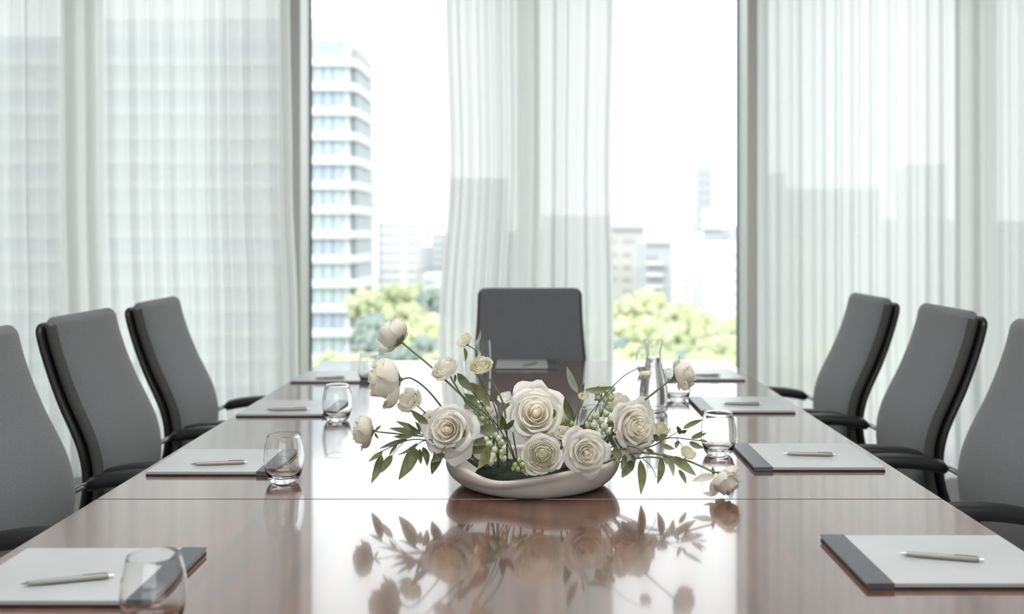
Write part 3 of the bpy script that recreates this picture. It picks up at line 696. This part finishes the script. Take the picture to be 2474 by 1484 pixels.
def cluster(label, spots_, base_px, m='seed', name='filler_sprig', leaves=()):
    b = Vector((Pt(base_px).x, BY, TZ+.034)); root = empty(name, b, label=label, cat='foliage', group='small filler sprigs in the bowl')
    j = Pt(base_px)
    stem(root, [b, j], .0016, 'stem')
    for (x, y, Yd, rp) in spots_:
        c = Pt((x, y, Yd)); stem(root, [j, j.lerp(c, .55)+Vector((0, 0, .003)), c], .0007, 'stem', name='twig')
        rr = rp*Yd/F; rnd = random.Random(x*13+y)
        bm = bmesh.new(); bmesh.ops.create_icosphere(bm, subdivisions=2, radius=rr)
        for v in bm.verts: v.co = v.co*(1+.22*noise.noise(v.co*(2.2/rr)+Vector((x, y, 0)))); v.co.z *= 1.15; v.co += c-b
        me = bpy.data.meshes.new('berry'); bm.to_mesh(me); bm.free(); me.shade_smooth(); link('berry' if m == 'berry' else 'seed_head', me, M[m], root)
    for k, (lb, lt, wp, mm) in enumerate(leaves): leaf(root, Pt(lb), Pt(lt), wp*lb[2]/F, mm, k)
cluster('cluster of green berries at the front of the bowl, left of the round ranunculus', [(1245, 1125, 2.0, 7), (1254, 1112, 2.0, 6), (1262, 1124, 1.99, 7), (1252, 1134, 1.99, 6), (1270, 1130, 2.0, 6), (1263, 1137, 1.99, 5), (1240, 1133, 2.0, 5)], (1258, 1105, 2.06), 'berry',
        leaves=[L(1262, 1130, 1288, 1140, 8, 'leaf', 2.0), L(1262, 1132, 1275, 1150, 12, 'leaf_p', 2.0)])
cluster('speckled pale green seed heads hanging left of centre in the bowl', [(1182, 1075, 2.05, 9), (1195, 1088, 2.04, 8), (1210, 1070, 2.05, 9), (1190, 1103, 2.03, 9), (1186, 1115, 2.02, 10), (1205, 1060, 2.05, 8), (1213, 1092, 2.05, 8), (1175, 1062, 2.06, 7), (1198, 1052, 2.06, 7), (1218, 1108, 2.05, 7)], (1200, 1045, 2.09), 'seed')
cluster('sprig of small pale blossoms rising behind the right rose', [(1443, 946, 2.15, 9), (1455, 938, 2.15, 10), (1468, 948, 2.15, 9), (1475, 960, 2.15, 10), (1462, 965, 2.15, 8), (1445, 960, 2.15, 8), (1470, 985, 2.15, 9), (1480, 940, 2.15, 7), (1482, 990, 2.15, 9)], (1450, 1010, 2.16), 'seed')
cluster('dense sprig of pale green seed heads between rim rose and right rose', [(1425, 1012, 2.14, 8), (1440, 1005, 2.13, 9), (1452, 1018, 2.13, 9), (1435, 1028, 2.12, 9), (1460, 1032, 2.12, 10), (1470, 1045, 2.12, 9), (1448, 1045, 2.12, 9), (1420, 1030, 2.14, 7), (1475, 1015, 2.14, 8), (1465, 1000, 2.14, 8)], (1445, 1060, 2.14), 'seed')
cluster('tiny seed sprig above the left rose', [(1155, 1000, 2.13, 6), (1143, 998, 2.13, 6), (1160, 985, 2.13, 5), (1165, 1012, 2.12, 6), (1150, 1010, 2.12, 6), (1222, 1000, 2.14, 6), (1228, 1012, 2.14, 5)], (1180, 1035, 2.12), 'seed')
cluster('green seed sprig between the largest rose and the rim rose', [(1358, 1020, 2.12, 7), (1372, 1012, 2.12, 8), (1380, 1025, 2.12, 7), (1365, 1030, 2.12, 7), (1390, 1035, 2.12, 8), (1350, 1030, 2.12, 6)], (1370, 1055, 2.13), 'berry')

# ------------------------------------------------------------------ city outside
GZ = -24.0
O = {}
def om(n, c, r=.8): O[n] = mat(n, tuple(q*.74 for q in c), r); return O[n]  # city haze is put into these pale facade colours
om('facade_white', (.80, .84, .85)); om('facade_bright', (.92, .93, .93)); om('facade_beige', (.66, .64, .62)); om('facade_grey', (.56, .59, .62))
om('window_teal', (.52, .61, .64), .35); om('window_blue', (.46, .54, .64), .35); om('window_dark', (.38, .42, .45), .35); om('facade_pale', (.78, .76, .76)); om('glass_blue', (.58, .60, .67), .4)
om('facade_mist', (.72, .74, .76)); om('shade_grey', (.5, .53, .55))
gnd = MB().box((-900, 7, GZ-1), (900, 1500, GZ)).obj('city_ground', vary(mat('pale_ground', rough=.9), (.25, .28, .19), (.36, .36, .33), .03))
tag(gnd, kind='structure')

def box_part(name, m, parent, a, b, bevel=0): return MB().box(a, b).obj(name, m, parent, bevel=bevel)
# curved-balcony tower
TY = 130.0; k_ = F/TY
def wx(px): return (px-VX)/k_
tw = empty('apartment_tower', (-46, TY+9, GZ), label='tall pale residential tower with curved corner balconies beyond the left window', cat='building')
lo = lambda x, y, z: (x+46, y-TY-9, z-GZ)
H = 1.29+(VY-85)/k_; fl = 3.22
box_part('tower_body', O['facade_white'], tw, lo(-74, TY+.6, GZ), lo(wx(842), TY+18, H))
box_part('corner_recess', O['shade_grey'], tw, lo(wx(842), TY+2, GZ), lo(wx(857), TY+15, H-1.4))
box_part('penthouse', O['facade_mist'], tw, lo(-60, TY+6, H), lo(wx(792), TY+15, H+3.4))
box_part('roof_band', O['window_blue'], tw, lo(-74, TY+.2, H-3.0), lo(wx(826), TY+.62, H-.5))
nfl = 15; slabs = {}
def slab_mesh(ext):
    pts = [(-74, TY-.5), (wx(838), TY-.5)]
    rx = ext; cy = TY+1.7
    for i in range(9):
        a = -PI/2+PI/2*i/8; pts.append((wx(838)+rx*math.cos(a), TY+3.2+3.7*math.sin(a)))
    pts += [(wx(838)+ext, TY+12), (wx(838), TY+14), (-74, TY+14)]
    n = len(pts); vs = [lo(x, y, GZ+z) for z in (0, 1.05) for x, y in pts]
    fs = [tuple(reversed(range(n))), tuple(range(n, 2*n))]+[(i, (i+1) % n, n+(i+1) % n, n+i) for i in range(n)]
    return mesh('balcony_slab', vs, fs)
sm1, sm2 = slab_mesh(1.35), slab_mesh(2.3); sm1.materials.append(O['facade_white']); sm2.materials.append(O['facade_white'])
wm = {}
for f in range(nfl):
    zt = H-3.0-fl*f          # top of this slab edge
    link('balcony_slab', sm1 if f < 9 else sm2, None, tw, (0, 0, zt-1.05-GZ))
    zb = zt-fl
    x = wx(826); units = [1.28, 1.28, 1.28]+[4.6]*9
    for j, u in enumerate(units):
        key = (u, (f*7+j*3) % 3)
        if key not in wm:
            m = mesh('window', [], []); b = MB().box((-u+.12, 0, 0), (-.04, .45, fl-1.12)); m.from_pydata([tuple(v) for v in b.v], [], b.f); m.materials.append([O['window_teal'], O['window_blue'], O['window_teal']][key[1]]); wm[key] = m
        link('window', wm[key], None, tw, lo(x, TY+.2, zb+.04))
        x -= u
    box_part('window', O['window_dark'], tw, lo(wx(846), TY+1.7, zb+.1), lo(wx(857), TY+2.05, zt-1.1)) if f < 14 else None

def building(name, label, Yd, boxes, wins, fac, winm, depth=14, bands=(), group=None):
    """boxes/windows are drawn in photo pixels at the real distance Yd"""
    k = F/Yd; X = lambda p: (p-VX)/k; Z = lambda p: CZ-(p-VY)/k
    cx = X((boxes[0][0]+boxes[0][1])/2); t = empty(name, (cx, Yd+depth/2, GZ), label=label, cat='building', group=group)
    q = lambda x, y, z: (x-cx, y-Yd-depth/2, z-GZ)
    for i, (x0, x1, y0, dy, m) in enumerate(boxes):
        box_part('block', O[m or fac], t, q(X(x0), Yd+dy, GZ), q(X(x1), Yd+depth, Z(y0)))
    cache = {}
    for (x0, x1, y0, y1, *r) in wins:
        dy = r[0] if r else 0; m = r[1] if len(r) > 1 else winm
        w_, h_ = X(x1)-X(x0), Z(y0)-Z(y1); key = (round(w_, 2), round(h_, 2), m)
        if key not in cache:
            b = MB().box((0, 0, 0), (w_, .5, h_)); cache[key] = mesh('window', b.v, b.f); cache[key].materials.append(O[m])
        link('window', cache[key], None, t, q(X(x0), Yd+dy-.25, Z(y1)))
    for (x0, x1, y0, y1, *r) in bands:
        dy = r[0] if r else 0; m = r[1] if len(r) > 1 else 'facade_bright'
        box_part('ledge', O[m], t, q(X(x0), Yd+dy-.9, Z(y1)), q(X(x1), Yd+dy+.2, Z(y0)))
    return t
rows = lambda x0, x1, ys, h, *r: [(x0, x1, y, y+h, *r) for y in ys]
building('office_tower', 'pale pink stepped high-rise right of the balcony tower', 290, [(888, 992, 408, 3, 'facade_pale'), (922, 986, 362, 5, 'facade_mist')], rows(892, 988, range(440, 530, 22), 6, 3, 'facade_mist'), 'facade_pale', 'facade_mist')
building('apartment_block', 'pale banded apartment block below the stepped high-rise', 230, [(862, 1005, 534, 1, 'facade_pale'), (858, 915, 524, 0, 'facade_bright')], rows(917, 965, range(540, 685, 22), 8, 1, 'facade_grey')+rows(982, 1003, range(540, 685, 22), 8, 1, 'facade_grey'), 'facade_pale', 'facade_grey')
building('office_block', 'low blue-grey block beside the left edge of the middle curtain', 330, [(1000, 1075, 595, 1, 'facade_grey'), (1042, 1100, 564, 0, 'facade_grey')], rows(1048, 1070, range(580, 660, 18), 8, 0, 'facade_mist'), 'facade_grey', 'facade_mist')
building('garden_pavilion', 'small white round-cornered pavilion above the left trees', 150, [(1020, 1058, 664, 0, 'facade_bright')], [(1026, 1052, 676, 682)], 'facade_bright', 'facade_mist', 8)
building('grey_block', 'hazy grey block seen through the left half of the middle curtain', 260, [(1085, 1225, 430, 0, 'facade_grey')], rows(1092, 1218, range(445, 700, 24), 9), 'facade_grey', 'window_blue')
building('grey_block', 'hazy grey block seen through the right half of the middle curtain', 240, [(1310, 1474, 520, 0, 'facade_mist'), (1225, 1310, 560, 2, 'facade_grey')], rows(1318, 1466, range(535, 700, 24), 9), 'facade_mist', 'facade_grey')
building('apartment_block', 'beige apartment block with small windows, leftmost behind the right window', 190, [(1478, 1558, 545, 0, 'facade_beige'), (1470, 1548, 520, 2, 'facade_pale')], 
         rows(1505, 1532, [576], 10)+rows(1506, 1522, [608, 638, 668, 698], 10)+rows(1480, 1488, [576, 608, 638, 668], 10), 'facade_beige', 'shade_grey', bands=[(1474, 1560, 545, 553, 0, 'facade_grey')])
building('apartment_block', 'grey apartment block with dark balcony strips behind the right trees', 165, [(1560, 1622, 588, 0, 'facade_grey')],
         [(1562, 1588, 617, 628, 0, 'window_dark'), (1562, 1610, 643, 654, 0, 'window_dark'), (1562, 1600, 672, 684, 0, 'window_dark'), (1580, 1600, 700, 710, 0, 'window_dark')], 'facade_grey', 'window_dark', bands=[(1558, 1624, 580, 588, 0, 'facade_mist'), (1562, 1600, 632, 640), (1562, 1600, 660, 668), (1562, 1600, 688, 696)])
building('white_tower', 'bright white slab tower in the middle of the right window', 200, [(1622, 1700, 560, 0, 'facade_bright'), (1616, 1682, 384, 8, 'facade_bright')], rows(1656, 1662, range(575, 740, 28), 14)+[(1676, 1680, 610, 745)], 'facade_bright', 'facade_mist')
building('glass_tower', 'slim blue-grey glass tower behind the bright white slab', 330, [(1684, 1722, 398, 0, 'glass_blue')], rows(1688, 1719, range(408, 540, 22), 14, 0, 'facade_grey'), 'glass_blue', 'window_blue', 20)
building('office_block', 'grey office block with white rooftop box below the glass tower', 210, [(1700, 1745, 555, 0, 'facade_grey'), (1694, 1752, 505, -1, 'facade_bright')][:1]+[(1702, 1790, 545, 4, 'facade_mist')], rows(1704, 1720, range(600, 760, 25), 12), 'facade_grey', 'facade_mist', bands=[(1696, 1752, 505, 553, 0, 'facade_bright')])
building('white_block', 'white block with short window strips beside the right mullion', 150, [(1723, 1830, 585, 0, 'facade_bright')], rows(1757, 1783, [612, 645, 674, 706, 738], 6, 0, 'facade_mist'), 'facade_bright', 'facade_mist')
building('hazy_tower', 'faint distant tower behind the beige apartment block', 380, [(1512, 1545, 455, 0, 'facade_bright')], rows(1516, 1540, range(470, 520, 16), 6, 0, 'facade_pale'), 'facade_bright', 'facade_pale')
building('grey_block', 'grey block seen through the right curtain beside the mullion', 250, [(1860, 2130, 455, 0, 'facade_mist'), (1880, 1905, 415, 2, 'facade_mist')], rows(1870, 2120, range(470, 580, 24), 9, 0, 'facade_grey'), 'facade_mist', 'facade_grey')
building('cream_block', 'cream lower block seen through the right curtain above the far chair', 160, [(1850, 1978, 585, 0, 'facade_beige')], rows(1862, 1885, range(600, 760, 26), 12)+rows(1900, 1960, range(600, 760, 26), 12), 'facade_beige', 'facade_mist')
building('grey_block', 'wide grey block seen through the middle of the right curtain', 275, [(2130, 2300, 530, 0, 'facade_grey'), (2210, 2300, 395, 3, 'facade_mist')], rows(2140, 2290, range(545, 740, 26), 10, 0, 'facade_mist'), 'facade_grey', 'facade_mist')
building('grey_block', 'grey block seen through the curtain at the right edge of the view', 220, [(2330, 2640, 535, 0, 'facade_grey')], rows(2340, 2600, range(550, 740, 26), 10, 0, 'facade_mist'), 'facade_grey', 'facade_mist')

# trees
def crown_mesh(seed, n=85):
    rnd = random.Random(seed); mb = MB()
    bm = bmesh.new(); bmesh.ops.create_icosphere(bm, subdivisions=2, radius=1); bv = [v.co.copy() for v in bm.verts]; bf = [tuple(v.index for v in f.verts) for f in bm.faces]; bm.free()
    for i in range(n):
        a = rnd.uniform(0, 2*PI); h = rnd.uniform(-.35, 1); rr = math.sqrt(max(.05, 1-abs(h)**1.6))*rnd.uniform(.3, .92)
        c = Vector((math.cos(a)*rr, math.sin(a)*rr, h*.72)); r = rnd.uniform(.13, .27); off = Vector((seed, i, 0))
        mb.add([c+v*r*(1+.55*noise.noise(v*2.3+off)+.4*noise.noise(v*6+off)) for v in bv], bf)
    return mesh('crown', mb.v, mb.f, True)
def tree_mat(name, c0, c1):
    m = vary(mat(name, rough=.9), c0, c1, 3.2, detail=5, lo=.38, hi=.6)
    return m
tm = [tree_mat('light_green_foliage', (.33, .37, .22), (.50, .53, .34)), tree_mat('yellow_green_foliage', (.37, .41, .22), (.56, .58, .37)), tree_mat('blue_green_foliage', (.18, .23, .21), (.27, .32, .28))]  # pale greyed greens carry the haze over the park
crowns = [[], [], []]
for i in range(3):
    for s in range(2):
        m = crown_mesh(i*5+s+1); m.materials.append(tm[i]); crowns[i].append(m)
bark = mat('grey_bark', (.2, .17, .14), .9)
trk = MB().tube([(0, 0, 0), (.1, .05, .4), (0, 0, 1)], .045, 8, .02); trm = mesh('trunk', trk.v, trk.f, True); trm.materials.append(bark)
tl = [  # px, top py, distance, radius px, kind
 (905, 760, 95, 55, 2), (950, 690, 165, 75, 1), (1010, 685, 160, 60, 0), (880, 700, 118, 45, 0), (930, 745, 120, 70, 1), (990, 735, 118, 62, 0), (1045, 700, 140, 50, 2), (1050, 760, 105, 60, 1), (900, 800, 90, 50, 2),
 (975, 790, 90, 70, 1), (1030, 815, 80, 55, 2), (940, 830, 75, 50, 2), (800, 850, 75, 60, 0), (870, 855, 70, 60, 1), (1060, 850, 72, 60, 0), (990, 850, 70, 50, 2),
 (1520, 715, 150, 62, 0), (1565, 698, 132, 58, 1), (1620, 740, 125, 60, 0), (1655, 735, 120, 62, 0), (1690, 755, 115, 70, 1), (1760, 775, 105, 75, 0), (1500, 770, 105, 60, 1), (1560, 765, 105, 65, 1), (1610, 790, 95, 70, 0),
 (1675, 800, 90, 75, 1), (1745, 810, 85, 70, 0), (1500, 815, 88, 40, 2), (1530, 835, 80, 62, 1), (1595, 845, 76, 60, 0), (1650, 850, 74, 60, 2), (1700, 850, 72, 70, 1), (1770, 860, 70, 60, 0), (1480, 850, 72, 55, 1),
 (1820, 800, 90, 70, 1), (1900, 815, 95, 80, 0), (2000, 830, 90, 80, 1), (1120, 800, 100, 75, 0), (1220, 790, 110, 80, 1), (1330, 785, 110, 80, 0), (1420, 780, 110, 75, 1)]
spot_words = {0: 'pale green', 1: 'yellow-green', 2: 'bluish dark green'}
rnd = random.Random(4)
ords = ['leftmost', 'second from the left', 'third from the left', 'fourth from the left', 'fifth from the left', 'sixth from the left', 'seventh from the left', 'eighth from the left', 'ninth from the left']
where = lambda px: 'left window' if px < 1075 else ('right window' if 1480 <= px < 1800 else ('middle curtain' if px < 1480 else 'right curtain'))
placed = []
for i, (px, py, Yd, rp, kd) in enumerate(tl):
    for _ in range(60):
        k = F/Yd; r = rp/k; x = (px-VX)/k; hz = CZ-(py-VY)/k-r*.95
        if all((Vector((x, Yd, hz))-p).length > .95*(r+q) for p, q in placed): break
        Yd += 3 if px > 900 else (-2 if Yd > 70 else 3)
        if (px < 900 and Yd > 122) or (1480 < px < 1800 and Yd > 152): break
    placed.append((Vector((x, Yd, hz)), r))
    same = sorted(q[0] for q in tl if q[4] == kd and where(q[0]) == where(px)); n_ = len(same)
    t = empty('tree', (x, Yd, GZ), rnd.uniform(0, 6.28))
    lab = ('%s of the %s park trees seen through the %s' % (ords[same.index(px)], spot_words[kd], where(px))) if n_ > 1 else '%s park tree seen through the %s' % (spot_words[kd], where(px))
    tag(t, lab, 'tree', '%s park trees seen through the %s' % (spot_words[kd], where(px)))
    c = link('crown', crowns[kd][i % 2], None, t, (0, 0, hz-GZ)); c.scale = (r, r, r*1.1)
    q = link('trunk', trm, None, t); hh = hz-GZ; q.scale = (hh*.8, hh*.8, hh)
